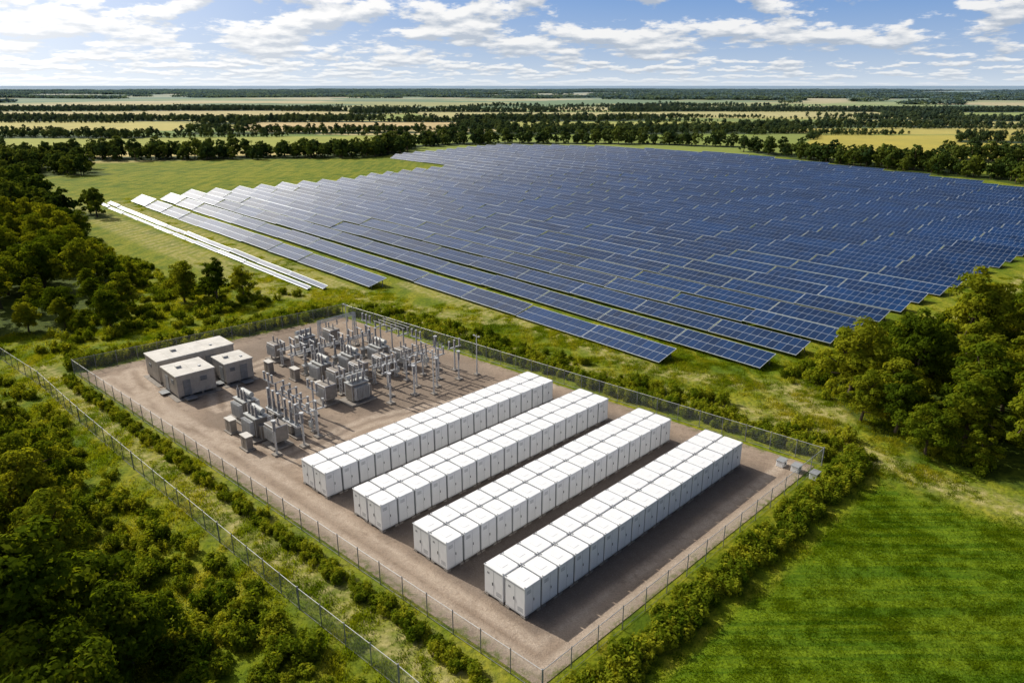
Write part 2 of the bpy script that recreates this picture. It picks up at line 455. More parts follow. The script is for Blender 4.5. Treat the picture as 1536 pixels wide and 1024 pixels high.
def make_tree(name, seed, h=9., rx=3.2, nleaf=9000, ls=.2, nclump=60, base=.22, mat='leaf', shape=1., core=False):
    rng = np.random.default_rng(seed)
    V = []; Fc = []; MI = []; VA = []; off = 0
    def add(v, f, mi, va):
        nonlocal off
        V.append(v); Fc.append(f + off); MI.append(np.full(len(f), mi)); VA.append(np.broadcast_to(va, len(f))); off += len(v)
    zc = h * (base + (1 - base) * .48); rz = h * (1 - base) * .5
    d = rng.normal(0, 1, (nclump, 3)); d /= np.linalg.norm(d, axis=1)[:, None]
    rad = rng.uniform(.35, .92, nclump)
    lob = 1 + .28 * np.sin(3 * np.arctan2(d[:, 1], d[:, 0]) + seed) * (1 - np.abs(d[:, 2]))
    cc = d * rad[:, None] * np.array([rx, rx, rz]) * lob[:, None]
    prof = 1 - .35 * shape * np.clip(cc[:, 2] / rz, -1, 1)
    cc[:, :2] *= prof[:, None]; cc[:, 2] += zc
    rc = rng.uniform(.15, .30, nclump) * rx
    p = rc ** 2; p /= p.sum()
    w = rng.choice(nclump, nleaf, p=p)
    dd = rng.normal(0, 1, (nleaf, 3)); dd /= np.linalg.norm(dd, axis=1)[:, None]
    dd[:, 2] = np.where((dd[:, 2] < -.2) & (rng.random(nleaf) < .6), -dd[:, 2], dd[:, 2])
    lp = cc[w] + dd * (rc[w] * rng.uniform(.55, 1.15, nleaf))[:, None] * np.array([1, 1, .75])
    out = lp - np.array([0, 0, zc]); out /= np.linalg.norm(out, axis=1)[:, None] + 1e-6
    v, f = leaf_quads(lp, dd * .8 + out * .4 + np.array([0, 0, .25]), ls, rng)
    cv = rng.random(nclump)
    add(v, f, 0, np.clip(.6 * cv[w] + .4 * rng.random(nleaf), 0, 1))
    lean = rng.normal(0, .25, 2)
    top = (lean[0], lean[1], h * .72)
    segs = 4; pr = np.array([0, 0, -.2]); r = .028 * h
    for i in range(segs):
        q = np.array([top[0] * (i + 1) / segs + rng.normal(0, .08), top[1] * (i + 1) / segs + rng.normal(0, .08), top[2] * (i + 1) / segs])
        v, f = tube(pr, q, r, r * .7, 7); add(v, f, 1, .5); pr = q; r *= .7
    if not core:
        for i in range(12):
            j = rng.integers(nclump); z0 = rng.uniform(base * .8, .6) * h
            a = np.array([top[0] * z0 / top[2], top[1] * z0 / top[2], z0]); mid = (a + cc[j]) / 2 + np.array([0, 0, -.15])
            v, f = tube(a, mid, .011 * h, .007 * h, 5); add(v, f, 1, .5)
            v, f = tube(mid, cc[j], .007 * h, .003 * h, 5); add(v, f, 1, .5)
    return np_mesh(name, np.concatenate(V), np.concatenate(Fc), [M[mat], M['bark']], np.concatenate(MI), None, np.concatenate(VA))

def make_shrub(name, seed, r=1., h=1.3, n=560, ls=.14):
    rng = np.random.default_rng(seed)
    k = 12; c = rng.uniform(-1, 1, (k, 3)) * np.array([r * .6, r * .6, h * .3]) + np.array([0, 0, h * .45])
    w = rng.integers(0, k, n); dd = rng.normal(0, 1, (n, 3)); dd /= np.linalg.norm(dd, axis=1)[:, None]
    lp = c[w] + dd * rng.uniform(.25, .55, n)[:, None] * np.array([r * .75, r * .75, h * .7]); lp[:, 2] = np.abs(lp[:, 2])
    v, f = leaf_quads(lp, dd + np.array([0, 0, .5]), ls, rng)
    V = [v]; Fc = [f]; MI = [np.zeros(n)]; VA = [np.clip(rng.random(k)[w] * .6 + rng.random(n) * .4, 0, 1)]; off = len(v)
    for i in range(5):
        v, f = tube((0, 0, 0), c[i], .04, .015, 4)
        V.append(v); Fc.append(f + off); off += len(v); MI.append(np.ones(len(f))); VA.append(np.full(len(f), .5))
    return np_mesh(name, np.concatenate(V), np.concatenate(Fc), [M['shrub'], M['bark']], np.concatenate(MI), None, np.concatenate(VA))

def make_tuft(name, seed, n=70, rad=.7, h=.45, wd=.045, mat='blade'):
    """a patch of grass: blades gathered in loose clumps"""
    rng = np.random.default_rng(seed)
    nc = max(3, n // 45); ca_ = rng.uniform(0, 6.28, nc); cr = rad * np.sqrt(rng.random(nc))
    w = rng.integers(0, nc, n)
    b = np.stack([cr[w] * np.cos(ca_[w]) + rng.normal(0, .38, n), cr[w] * np.sin(ca_[w]) + rng.normal(0, .38, n), np.zeros(n) - .02], 1)
    t = rng.normal(0, 1, (n, 3)); t[:, 2] = 0; t /= np.linalg.norm(t, axis=1)[:, None]
    hh = h * rng.uniform(.5, 1.2, n) * rng.uniform(.6, 1.3, nc)[w]
    ld = rng.normal(0, .35, (n, 2)) * hh[:, None]
    tip = b + np.concatenate([ld, hh[:, None]], 1)
    v = np.stack([b - t * wd, b + t * wd, tip], 1).reshape(-1, 3)
    return np_mesh(name, v, np.arange(n * 3).reshape(-1, 3), [M[mat]], var=rng.random(nc)[w])

# ------------------------------------------------------------------ ground sheet
def axis(segs):
    out = []
    for a, b, s in segs: out += list(np.arange(a, b, s))
    return np.array(out)
gx_pos = [(0, 140, 1.), (140, 420, 2.5), (420, 1200, 9), (1200, 3500, 30), (3500, 9000, 250), (9000, 45001, 4000)]
xs = axis(gx_pos); xs = np.concatenate([-xs[::-1][:-1], xs])
ys = axis([(-2000, -200, 300), (-200, 0, 20), (0, 30, 2), (30, 180, 1.), (180, 560, 2.5), (560, 1500, 8), (1500, 4000, 25), (4000, 9000, 120), (9000, 48001, 3000)])
X, Y = np.meshgrid(xs, ys)
Xf, Yf = X.ravel(), Y.ravel()
Zf = ground_z(Xf, Yf)
nx, ny = len(xs), len(ys)
ii, jj = np.meshgrid(np.arange(nx - 1), np.arange(ny - 1))
q = (jj * nx + ii).ravel()
faces = np.stack([q, q + 1, q + nx + 1, q + nx], 1)
me = np_mesh('ground', np.stack([Xf, Yf, Zf], 1), faces, [M['ground']], smooth=True)
wxn = 2.5 * (fbm(Xf / 9, Yf / 9, 31, 2) - .5)
mask = np.zeros((len(Xf), 4), np.float32); mask[:, 3] = 1
near = (np.abs(Xf) < 450) & (Yf > 0) & (Yf < 600)
xn, yn = Xf[near], Yf[near]; wn = wxn[near]
TR = [[pa(85, 128), pa(84, 60), pa(92, 43), pa(150, 41), pa(250, 38), pa(360, 34)],
      [pa(56, 300), pa(60, 140), pa(72, 122), pa(81, 95)],
      [pa(92, 43), (39, 90), (38, 79), (45, 69), (60, 55), (90, 29)],
      [(-31, 137), (-5, 114), (20, 94), (37, 82)], [(-72, 103), (-58, 90), (-35, 69.5), (-12, 48.5), (-2, 39)],
      [pa(61, 300), pa(64, 140)], [pa(73, 296), pa(73.6, 128)], [pa(88, 36), pa(250, 31)]]
trk = np.zeros(len(xn))
for i, t in enumerate(TR):
    d = dpoly(xn + wn * .3, yn, t)
    trk = np.maximum(trk, .95 * (1 - sstep(.3, .9, np.abs(d - 1.0))))
    trk = np.maximum(trk, .25 * (1 - sstep(1.5, 4, d)))
dj = np.hypot(xn - 38.5, yn - 87); trk = np.maximum(trk, .75 * (1 - sstep(1.5, 8, dj)))
mask[near, 0] = trk
mask[near, 1] = inpoly(xn + wn * .3, yn, MOWN)
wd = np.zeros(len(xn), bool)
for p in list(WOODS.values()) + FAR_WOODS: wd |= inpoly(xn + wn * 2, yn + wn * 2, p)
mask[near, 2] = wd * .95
ca = me.attributes.new('mask', 'FLOAT_COLOR', 'POINT'); ca.data.foreach_set('color', mask.ravel())
idv, edge = field_info(Xf, Yf)
pal = np.array([(.15, .21, .035), (.38, .35, .08), (.22, .26, .045), (.56, .44, .17), (.29, .33, .05), (.44, .38, .10), (.15, .19, .04), (.60, .48, .22)])
fc = np.zeros((len(Xf), 4), np.float32); fc[:, :3] = pal[np.clip((idv * 8).astype(int), 0, 7)]
for p, c in TAN: fc[inpoly(Xf, Yf, p), :3] = c
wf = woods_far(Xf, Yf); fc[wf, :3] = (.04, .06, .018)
rr = np.hypot(Xf, Yf)
fc[:, 3] = sstep(455, 475, rr + wxn * 4) * (~inpoly(Xf, Yf, FARM))
ca = me.attributes.new('fcol', 'FLOAT_COLOR', 'POINT'); ca.data.foreach_set('color', fc.ravel())
obj('ground', me)

# ------------------------------------------------------------------ gravel yard
S = np.linspace(.004, .994, 150); T = np.linspace(.008, .985, 80)
SS, TT = np.meshgrid(S, T)
Lc, Bc, Rc, Fc_ = [np.array(p) for p in YARD]
P = ((1 - SS)[..., None] * ((1 - TT)[..., None] * Lc + TT[..., None] * Bc) + SS[..., None] * ((1 - TT)[..., None] * Fc_ + TT[..., None] * Rc)).reshape(-1, 2)
jit = (fbm(P[:, 0] / 1.5, P[:, 1] / 1.5, 77, 3) - .5) * .5
gz = np.full(len(P), .05)
q = (np.arange(79)[:, None] * 150 + np.arange(149)[None, :]).ravel()
gf = np.stack([q, q + 150, q + 151, q + 1], 1)[:, ::-1]
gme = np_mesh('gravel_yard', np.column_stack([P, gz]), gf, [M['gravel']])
gm = np.zeros((len(P), 4), np.float32); gm[:, 3] = 1
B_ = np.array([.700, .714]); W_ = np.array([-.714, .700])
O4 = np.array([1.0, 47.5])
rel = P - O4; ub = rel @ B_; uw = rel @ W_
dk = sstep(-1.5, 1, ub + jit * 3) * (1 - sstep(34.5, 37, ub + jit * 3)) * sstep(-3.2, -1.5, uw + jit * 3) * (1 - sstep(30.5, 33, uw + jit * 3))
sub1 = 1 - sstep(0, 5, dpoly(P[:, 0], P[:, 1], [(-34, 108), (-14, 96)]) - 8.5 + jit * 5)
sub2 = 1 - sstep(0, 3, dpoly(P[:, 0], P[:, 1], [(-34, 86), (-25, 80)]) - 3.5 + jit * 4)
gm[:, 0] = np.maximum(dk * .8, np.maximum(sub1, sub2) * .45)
road = 0
for t in ([(-58, 98), (-30, 73), (2, 43.5), (31, 72)], [(-56, 101), (-44, 84), (-26, 74), (-18, 84), (5, 96)], [(-38, 88), (-42, 97), (-30, 118)]):
    d = dpoly(P[:, 0] + jit, P[:, 1], t); road = np.maximum(road, .9 * (1 - sstep(.3, .8, np.abs(d - 1.0))))
gm[:, 1] = road * (1 - dk)
ed = np.minimum(np.minimum(SS, 1 - SS).ravel() * 89, np.minimum(TT, 1 - TT).ravel() * 45)
gm[:, 2] = 1 - sstep(.3, 1.6, ed + jit * 2)
ca = gme.attributes.new('mask', 'FLOAT_COLOR', 'POINT'); ca.data.foreach_set('color', gm.ravel())
obj('gravel_yard', gme)

# ------------------------------------------------------------------ battery cabinets
def cabinet(end):
    """end = -1 / +1: that side is the exposed end of a row; 0: both sides meet a neighbour"""
    b = MB(); w, l, h = 2.26, 1.93, 2.95
    z0 = .24
    b.box((0, 0, z0 + (h - z0 - .10) / 2), (l - .08, w - .08, h - z0 - .10), 'white', bevel=.03)
    b.box((0, 0, h - .05), (l, w, .10), 'white', bevel=.03)
    b.box((0, 0, h + .004), (.7, .8, .02), 'white', bevel=.008)
    for sx in (-1, 1):      # grey filler added in the gap: blocks sun slits, reads as a dark seam
        if sx != end: b.box((sx * (l / 2 + .004), 0, 1.52), (.09, w - .24, 2.56), 'gap_filler')
    for x in (-1, 1):
        for y in (-1, 1):
            b.box((x * (l / 2 - .1), y * (w / 2 - .1), h + .02), (.10, .10, .05), 'seam')
            b.box((x * (l / 2 - .22), y * (w / 2 - .25), .09), (.42, .5, .18), 'conc')
    b.box((0, 0, .17), (l - .2, w - .2, .14), 'steel_d')
    if end:
        X0 = end * (l / 2 - .04)
        b.box((X0, 0, 1.55), (.012, .03, 2.35), 'seam')
        b.box((X0, 0, .36), (.012, w - .3, .02), 'seam'); b.box((X0, 0, 2.74), (.012, w - .3, .02), 'seam')
        b.box((X0 + end * .02, .12, 1.45), (.05, .05, .28), 'dark')
        for k in range(6): b.box((X0, -.6, .55 + k * .07), (.014, .6, .025), 'seam')
        b.box((X0, .62, 2.3), (.012, .26, .2), 'seam')
    for sy in (-1, 1):
        Y0 = sy * (w / 2 - .04)
        b.box((0, Y0, 1.55), (.02, .012, 2.35), 'seam')
        b.box((0, Y0, .36), (l - .3, .012, .02), 'seam')
        b.box((.10, Y0 + sy * .02, 1.45), (.04, .05, .24), 'dark')
        for k in range(5): b.box((-.46, Y0, 2.25 + k * .07), (.5, .014, .025), 'seam')
    return b.mesh('battery_cabinet')
cabs = {e: cabinet(e) for e in (-1, 0, 1)}
rb = math.atan2(B_[1], B_[0])
for r in range(4):
    o = O4 + np.array([-6.63, 5.97]) * r
    for i in range(17):
        for k in range(2):
            c = o + B_ * (1.0 + i * 2.056) + W_ * (1.15 + k * 2.42)
            e = -1 if i == 0 else (1 if i == 16 else 0)
            obj('battery_cabinet', cabs[e], (c[0], c[1], .05 + random.uniform(-.02, .02)), rb + random.uniform(-.008, .008))

# ------------------------------------------------------------------ prefab buildings
def building(nm, corner, dirb, lb, lw, h, doors):
    e = bpy.data.objects.new(nm, None); link(e); e.location = (*corner, .05)
    e.rotation_euler = (0, 0, math.atan2(dirb[1], dirb[0]))
    def part(name, f):
        b = MB(); f(b); o = bpy.data.objects.new(name, b.mesh(name)); o.parent = e; link(o)
    def walls(b):
        b.box((lb / 2, lw / 2, .45 + (h - .45) / 2), (lb - .1, lw - .1, h - .45), 'wall', bevel=.02)
        n = int(lb / .42)
        for i in range(n + 1):
            for y in (.035, lw - .035): b.box((.08 + i * (lb - .16) / n, y, .45 + (h - .5) / 2), (.07, .05, h - .55), 'wall')
        n = int(lw / .42)
        for i in range(n + 1):
            for x in (.035, lb - .035): b.box((x, .08 + i * (lw - .16) / n, .45 + (h - .5) / 2), (.05, .07, h - .55), 'wall')
    def roof(b):
        b.box((lb / 2, lw / 2, h + .06), (lb + .2, lw + .2, .16), 'roof', bevel=.03)
        n = max(2, int(lb / 1.8))
        for i in range(1, n): b.box((i * lb / n, lw / 2, h + .15), (.05, lw + .1, .04), 'roof')
        b.box((lb * .3, lw * .6, h + .28), (.7, .6, .28), 'seam', bevel=.03)
        b.box((lb * .75, lw * .35, h + .2), (.35, .35, .14), 'steel')
    def base(b):
        for i in range(int(lb / 1.5) + 1):
            for y in (.4, lw - .4): b.box((.3 + i * (lb - .6) / int(lb / 1.5), y, .24), (.35, .35, .48), 'conc')
        for y in (.25, lw - .25): b.box((lb / 2, y, .42), (lb - .2, .15, .16), 'steel_d')
        b.box((lb / 2, lw / 2, .03), (lb + 1, lw + 1, .06), 'conc')
    def door(b):
        for side, u, w_, h_ in doors:
            if side == 'y0': b.box((u, -.012, .5 + h_ / 2), (w_, .05, h_), 'steel_d', bevel=.01); b.box((u, -.8, .28), (w_ + .4, 1.3, .1), 'steel_d'); b.box((u, -.5, .15), (w_, .3, .25), 'steel_d')
            elif side == 'x0': b.box((-.012, u, .5 + h_ / 2), (.05, w_, h_), 'steel_d', bevel=.01); b.box((-.6, u, .28), (1.1, w_ + .3, .1), 'steel_d')
            elif side == 'vy0':
                b.box((u, -.014, 2.3), (w_, .06, h_), 'seam')
                for k in range(4): b.box((u, -.05, 2.3 - h_ / 2 + .08 + k * h_ / 4), (w_ - .06, .04, .04), 'dark')
            elif side == 'vx0':
                b.box((-.014, u, 2.3), (.06, w_, h_), 'seam')
                for k in range(4): b.box((-.05, u, 2.3 - h_ / 2 + .08 + k * h_ / 4), (.04, w_ - .06, .04), 'dark')
    part('walls', walls); part('roof', roof); part('foundation', base); part('doors_and_vents', door)
bd = (.72, .694)
building('control_building', (-49.5, 95.5), bd, 11.0, 4.9, 3.5, [('y0', 2, 1., 2.1), ('y0', 7.5, 1.6, 2.2), ('vy0', 9.8, .9, .5), ('vx0', 3, .8, .5)])
building('switchgear_building', (-44.7, 90.4), bd, 5.2, 5.4, 3.3, [('y0', 1.3, 1., 2.1), ('vy0', 3.6, .9, .6), ('x0', 3.6, 1.1, 2.1), ('vx0', 1.5, .9, .6)])
building('switchgear_building', (-40.0, 95.3), bd, 4.0, 4.3, 3.2, [('y0', 2.6, 1., 2.1), ('vy0', 1.0, .7, .5), ('x0', 1.4, 1.1, 2.1)])

# ------------------------------------------------------------------ substation kit
def k_transformer():
    b = MB()
    b.box((0, 0, .12), (4.2, 3.2, .24), 'conc', bevel=.03)
    b.box((0, 0, 1.5), (2.6, 1.6, 2.3), 'tank', bevel=.05); b.box((0, 0, 2.7), (2.8, 1.8, .12), 'tank')
    for sy in (-1, 1):
        for i in range(9): b.box((-1.0 + i * .25, sy * 1.12, 1.5), (.07, .6, 1.8), 'steel')
        b.cyl((-1.1, sy * .95, 2.3), (1.1, sy * .95, 2.3), .08, 'tank')
    b.cyl((-1.3, .45, 3.35), (1.1, .45, 3.35), .34, 'tank', n=14)
    for x in (-.8, .6): b.box((x, .45, 2.9), (.12, .3, .4), 'steel_d')
    for i in range(3):
        b.insul((-.85 + i * .85, -.35, 2.75), 1.25, .2, 'porc'); b.cyl((-.85 + i * .85, -.35, 4.0), (-.85 + i * .85, -.35, 4.3), .05, 'steel')
        b.insul((-.6 + i * .4, .1, 2.75), .5, .1, 'porc', 4)
    b.box((1.7, 0, 1.1), (.6, 1.0, 1.7), 'tank', bevel=.03)
    return b.mesh('power_transformer')
def k_switch():
    b = MB()
    for x in (-1.9, 1.9):
        b.box((x, 0, .1), (.8, .8, .2), 'conc')
        for y in (-.28, .28): b.cyl((x, y, .2), (x, y, 2.5), .09, 'steel')
        for k in range(4): b.cyl((x, -.25, .4 + k * .5), (x, .25, .9 + k * .5), .035, 'steel', n=4)
    for y in (-.4, .4): b.box((0, y, 2.55), (4.6, .14, .2), 'steel')
    for x in (-1.6, 0, 1.6):
        b.box((x, 0, 2.68), (.2, 1.4, .12), 'steel')
        for y in (-.55, .55): b.insul((x, y, 2.74), 1.1, .17, 'porc')
        b.cyl((x, -.7, 3.88), (x, .7, 3.9), .06, 'steel')
        b.box((x, .55, 3.9), (.24, .26, .18), 'steel')
    b.box((1.9, -.4, 1.2), (.5, .36, .8), 'tank')
    return b.mesh('disconnect_switch')
def k_breaker():
    b = MB(); b.box((0, 0, .1), (3.8, 1.3, .2), 'conc')
    for x in (-1.3, 1.3): b.box((x, 0, .8), (.2, .8, 1.2), 'steel_d')
    b.box((0, 0, 1.45), (3.4, .7, .26), 'steel'); b.box((0, -.1, .9), (1.5, .9, 1.0), 'tank', bevel=.03)
    for x in (-1.2, 0, 1.2):
        b.cyl((x, 0, 1.5), (x, 0, 1.85), .26, 'tank', n=10); b.insul((x, 0, 1.85), 1.1, .22, 'porc'); b.cyl((x, 0, 2.95), (x, 0, 3.15), .18, 'steel')
        b.insul((x, 0, 3.15), 1.0, .18, 'porc'); b.box((x, 0, 4.2), (.36, .26, .12), 'steel')
    return b.mesh('circuit_breaker')
def k_gantry():
    b = MB()
    for x in (-3.2, 3.2):
        b.box((x, 0, .12), (1, 1, .24), 'conc')
        for dx in (-.22, .22):
            for dy in (-.22, .22): b.cyl((x + dx * 1.4, dy * 1.4, .2), (x + dx * .7, dy * .7, 5.6), .06, 'steel', n=5)
        for k in range(7):
            z = .4 + k * .72; s = .3 - k * .018
            b.cyl((x - s, -s, z), (x + s, -s, z + .7), .032, 'steel', n=4); b.cyl((x + s, s, z), (x - s, s, z + .7), .032, 'steel', n=4)
            b.cyl((x - s, s, z), (x - s, -s, z + .7), .032, 'steel', n=4); b.cyl((x + s, -s, z), (x + s, s, z + .7), .032, 'steel', n=4)
    for y in (-.18, .18):
        for z in (5.25, 5.6): b.cyl((-3.4, y, z), (3.4, y, z), .05, 'steel', n=5)
    for k in range(12): b.cyl((-3.2 + k * .53, -.18, 5.25), (-2.93 + k * .53, -.18, 5.6), .03, 'steel', n=4)
    for x in (-2, 0, 2):
        b.insul((x, 0, 4.3), .9, .14, 'porc', 6); b.cyl((x, 0, 4.3), (x, 1.6, 3.7), .03, 'steel_d', n=4)
    return b.mesh('busbar_gantry')
def k_post(h=4.2, n=3):
    b = MB(); b.box((0, 0, .1), (.9, .9, .2), 'conc')
    b.cyl((0, 0, .2), (0, 0, h - 1.2), .13, 'steel', .11)
    if n == 1: b.insul((0, 0, h - 1.2), 1.2, .22, 'porc'); b.cyl((0, 0, h), (0, 0, h + .15), .28, 'steel', n=10)
    else:
        b.box((0, 0, h - 1.2), (2.5, .18, .18), 'steel')
        for x in (-1, 0, 1): b.insul((x, 0, h - 1.1), .9, .16, 'porc', 6); b.cyl((x, 0, h - .2), (x, 0, h - .05), .16, 'steel')
    return b.mesh('insulator_post')
def k_bus():
    b = MB()
    for y in (-.9, 0, .9): b.cyl((-3.4, y, 4.35), (3.4, y, 4.35), .045, 'steel_d', n=6)
    for x in (-3, 0, 3):
        b.box((x, 0, .1), (.8, .8, .2), 'conc'); b.cyl((x, 0, .2), (x, 0, 3.3), .12, 'steel'); b.box((x, 0, 3.3), (.18, 2.3, .18), 'steel')
        for y in (-.9, 0, .9): b.insul((x, y, 3.38), .92, .15, 'porc', 6)
    return b.mesh('busbar')
def k_mast(h=6.2):
    b = MB(); b.box((0, 0, .1), (.7, .7, .2), 'conc'); b.cyl((0, 0, .2), (0, 0, h), .12, 'steel', .05)
    b.box((0, 0, h - .3), (1.1, .08, .08), 'steel'); b.box((.5, 0, h - .2), (.3, .2, .12), 'tank'); b.box((-.5, 0, h - .2), (.3, .2, .12), 'tank')
    return b.mesh('lighting_mast')
def k_cab():
    b = MB(); b.box((0, 0, .08), (1.8, 1.2, .16), 'conc'); b.box((0, 0, .95), (1.4, .8, 1.55), 'tank', bevel=.03); b.box((0, 0, 1.76), (1.55, .95, .08), 'roof')
    b.box((0, -.405, .95), (.02, .02, 1.4), 'dark'); b.box((.1, -.41, 1), (.04, .04, .2), 'dark')
    return b.mesh('control_cabinet')
def k_reactor():
    b = MB(); b.box((0, 0, .1), (2.8, 2.6, .2), 'conc')
    for x in (-.6, .6):
        for y in (-.6, .6): b.insul((x, y, .2), .6, .14, 'porc', 4)
    b.box((0, 0, 1.8), (2.3, 1.8, 1.9), 'white', bevel=.05)
    for i in range(7): b.box((-.96 + i * .32, -.96, 1.65), (.07, .2, 1.5), 'steel')
    for x in (-.6, .6): b.insul((x, 0, 2.75), .9, .15, 'porc', 5)
    return b.mesh('capacitor_bank')
K = dict(power_transformer=k_transformer(), disconnect_switch=k_switch(), circuit_breaker=k_breaker(), busbar_gantry=k_gantry(),
         insulator_post=k_post(4.8, 3), surge_arrester=k_post(4.2, 1), busbar=k_bus(), lighting_mast=k_mast(), control_cabinet=k_cab(), capacitor_bank=k_reactor())
E1 = np.array([.72, -.694]); EB = np.array([.70, .714])
ang1 = math.atan2(E1[1], E1[0])
def put(kind, O, u, v, r=0.):
    c = O + E1 * u + EB * v
    obj(kind, K[kind], (c[0], c[1], .05), ang1 + r)
h90 = math.pi / 2
O1 = np.array([-37.5, 104.5])
lay = [('busbar_gantry', 3, 11, h90), ('disconnect_switch', 3, 3, h90), ('disconnect_switch', 6, 3, h90), ('disconnect_switch', 6, 8, h90), ('disconnect_switch', 6, 13, h90),
       ('circuit_breaker', 8.6, 3, h90), ('circuit_breaker', 8.6, 8, h90), ('circuit_breaker', 8.6, 13, h90),
       ('power_transformer', 12, 2.3, 0), ('power_transformer', 12, 7.2, 0), ('power_transformer', 12, 12.3, 0), ('capacitor_bank', 15.8, 2.3, 0), ('capacitor_bank', 15.8, 6, 0),
       ('capacitor_bank', 15.8, 10, 0), ('capacitor_bank', 15.8, 14, 0), ('disconnect_switch', 18.6, 3, h90), ('disconnect_switch', 18.6, 8.5, h90), ('disconnect_switch', 18.6, 14, h90),
       ('power_transformer', 21.7, 1.6, h90), ('busbar', 20.9, 13.5, h90), ('insulator_post', 23.8, 5.5, h90), ('insulator_post', 21.2, 7, h90), ('insulator_post', 23.8, 10, h90), ('insulator_post', 23.8, 14, h90), ('insulator_post', 22.8, 18, h90),
       ('surge_arrester', 25.8, 4, 0), ('surge_arrester', 25.8, 8, 0), ('surge_arrester', 25.8, 12, 0), ('surge_arrester', 25.9, 16, 0), ('busbar', 9, 17, 0), ('insulator_post', 3, 16.5, 0), ('power_transformer', .2, 6.8, h90),
       ('capacitor_bank', -.2, 2, 0), ('capacitor_bank', -.2, 11.8, 0), ('lighting_mast', -.5, 15, 0), ('lighting_mast', 27.5, 10, 0), ('lighting_mast', 26.5, 19, 0),
       ('control_cabinet', 9.2, -.4, 0), ('control_cabinet', 16.5, -.8, 0), ('control_cabinet', 4, -1.6, 0), ('capacitor_bank', 19.4, -1.6, 0), ('insulator_post', 15.2, 17, 0), ('surge_arrester', 18.5, 18, 0)]
for k, u, v, r in lay: put(k, O1, u, v, r)
O2 = np.array([-37.0, 84.5])
lay = [('power_transformer', 2, 2.6, 0), ('power_transformer', 7.5, 1.2, 0), ('capacitor_bank', 11.5, 1.6, 0), ('disconnect_switch', 4.5, 7, 0), ('disconnect_switch', 9.8, 6.4, 0), ('insulator_post', 1, 6.5, 0), ('circuit_breaker', 5.6, 4.6, 0),
       ('insulator_post', 13.2, 6, h90), ('surge_arrester', 14.2, 3.5, 0), ('surge_arrester', 13.8, .2, 0), ('control_cabinet', 4.4, -.6, 0), ('circuit_breaker', 10.2, 4.3, 0), ('insulator_post', 7.5, 9, 0), ('control_cabinet', 10, -1.4, 0)]
for k, u, v, r in lay: put(k, O2, u, v, r)
for u, v in ((32.6, 69.8), (31.2, 71.4), (30.0, 72.6)):
    b = MB(); b.box((0, 0, .35), (1.1, .8, .7), 'white', bevel=.04); b.box((0, 0, .73), (1.2, .9, .06), 'seam'); b.box((0, -.41, .35), (.3, .02, .3), 'dark')
    obj('junction_box', b.mesh('junction_box'), (u, v, .05), .8)

# ------------------------------------------------------------------ fences
def fence(nm, pts, h, closed, seed=1):
    e = bpy.data.objects.new(nm, None); link(e)
    b = MB(); V = []; UV = []; dist = 0
    n = len(pts) if closed else len(pts) - 1
    for i in range(n):
        p = np.array(pts[i]); q = np.array(pts[(i + 1) % len(pts)]); Ln = np.hypot(*(q - p)); k = max(1, round(Ln / 3.0))
        for j in range(k):
            a = p + (q - p) * j / k; c = p + (q - p) * (j + 1) / k; s = Ln / k
            b.cyl((a[0], a[1], 0), (a[0], a[1], h + .12), .04 if j else .07, 'steel_d', n=6)
            b.cyl((a[0], a[1], h), (c[0], c[1], h), .025, 'steel', n=5)
            b.cyl((a[0], a[1], .1), (c[0], c[1], .1), .02, 'steel_d', n=4)
            V += [(a[0], a[1], .08), (c[0], c[1], .08), (c[0], c[1], h), (a[0], a[1], h)]
            UV += [(dist, 0), (dist + s, 0), (dist + s, h), (dist, h)]; dist += s
    obj('posts_and_rails', b.mesh('posts'), parent=e)
    me = np_mesh('chain_link_mesh', V, np.arange(len(V)).reshape(-1, 4), [M['fence']], uv=UV)
    obj('chain_link_mesh', me, parent=e)
fence('chain_link_fence', YARD, 2.2, True)
fence('chain_link_fence', OUTER, 2.1, False)

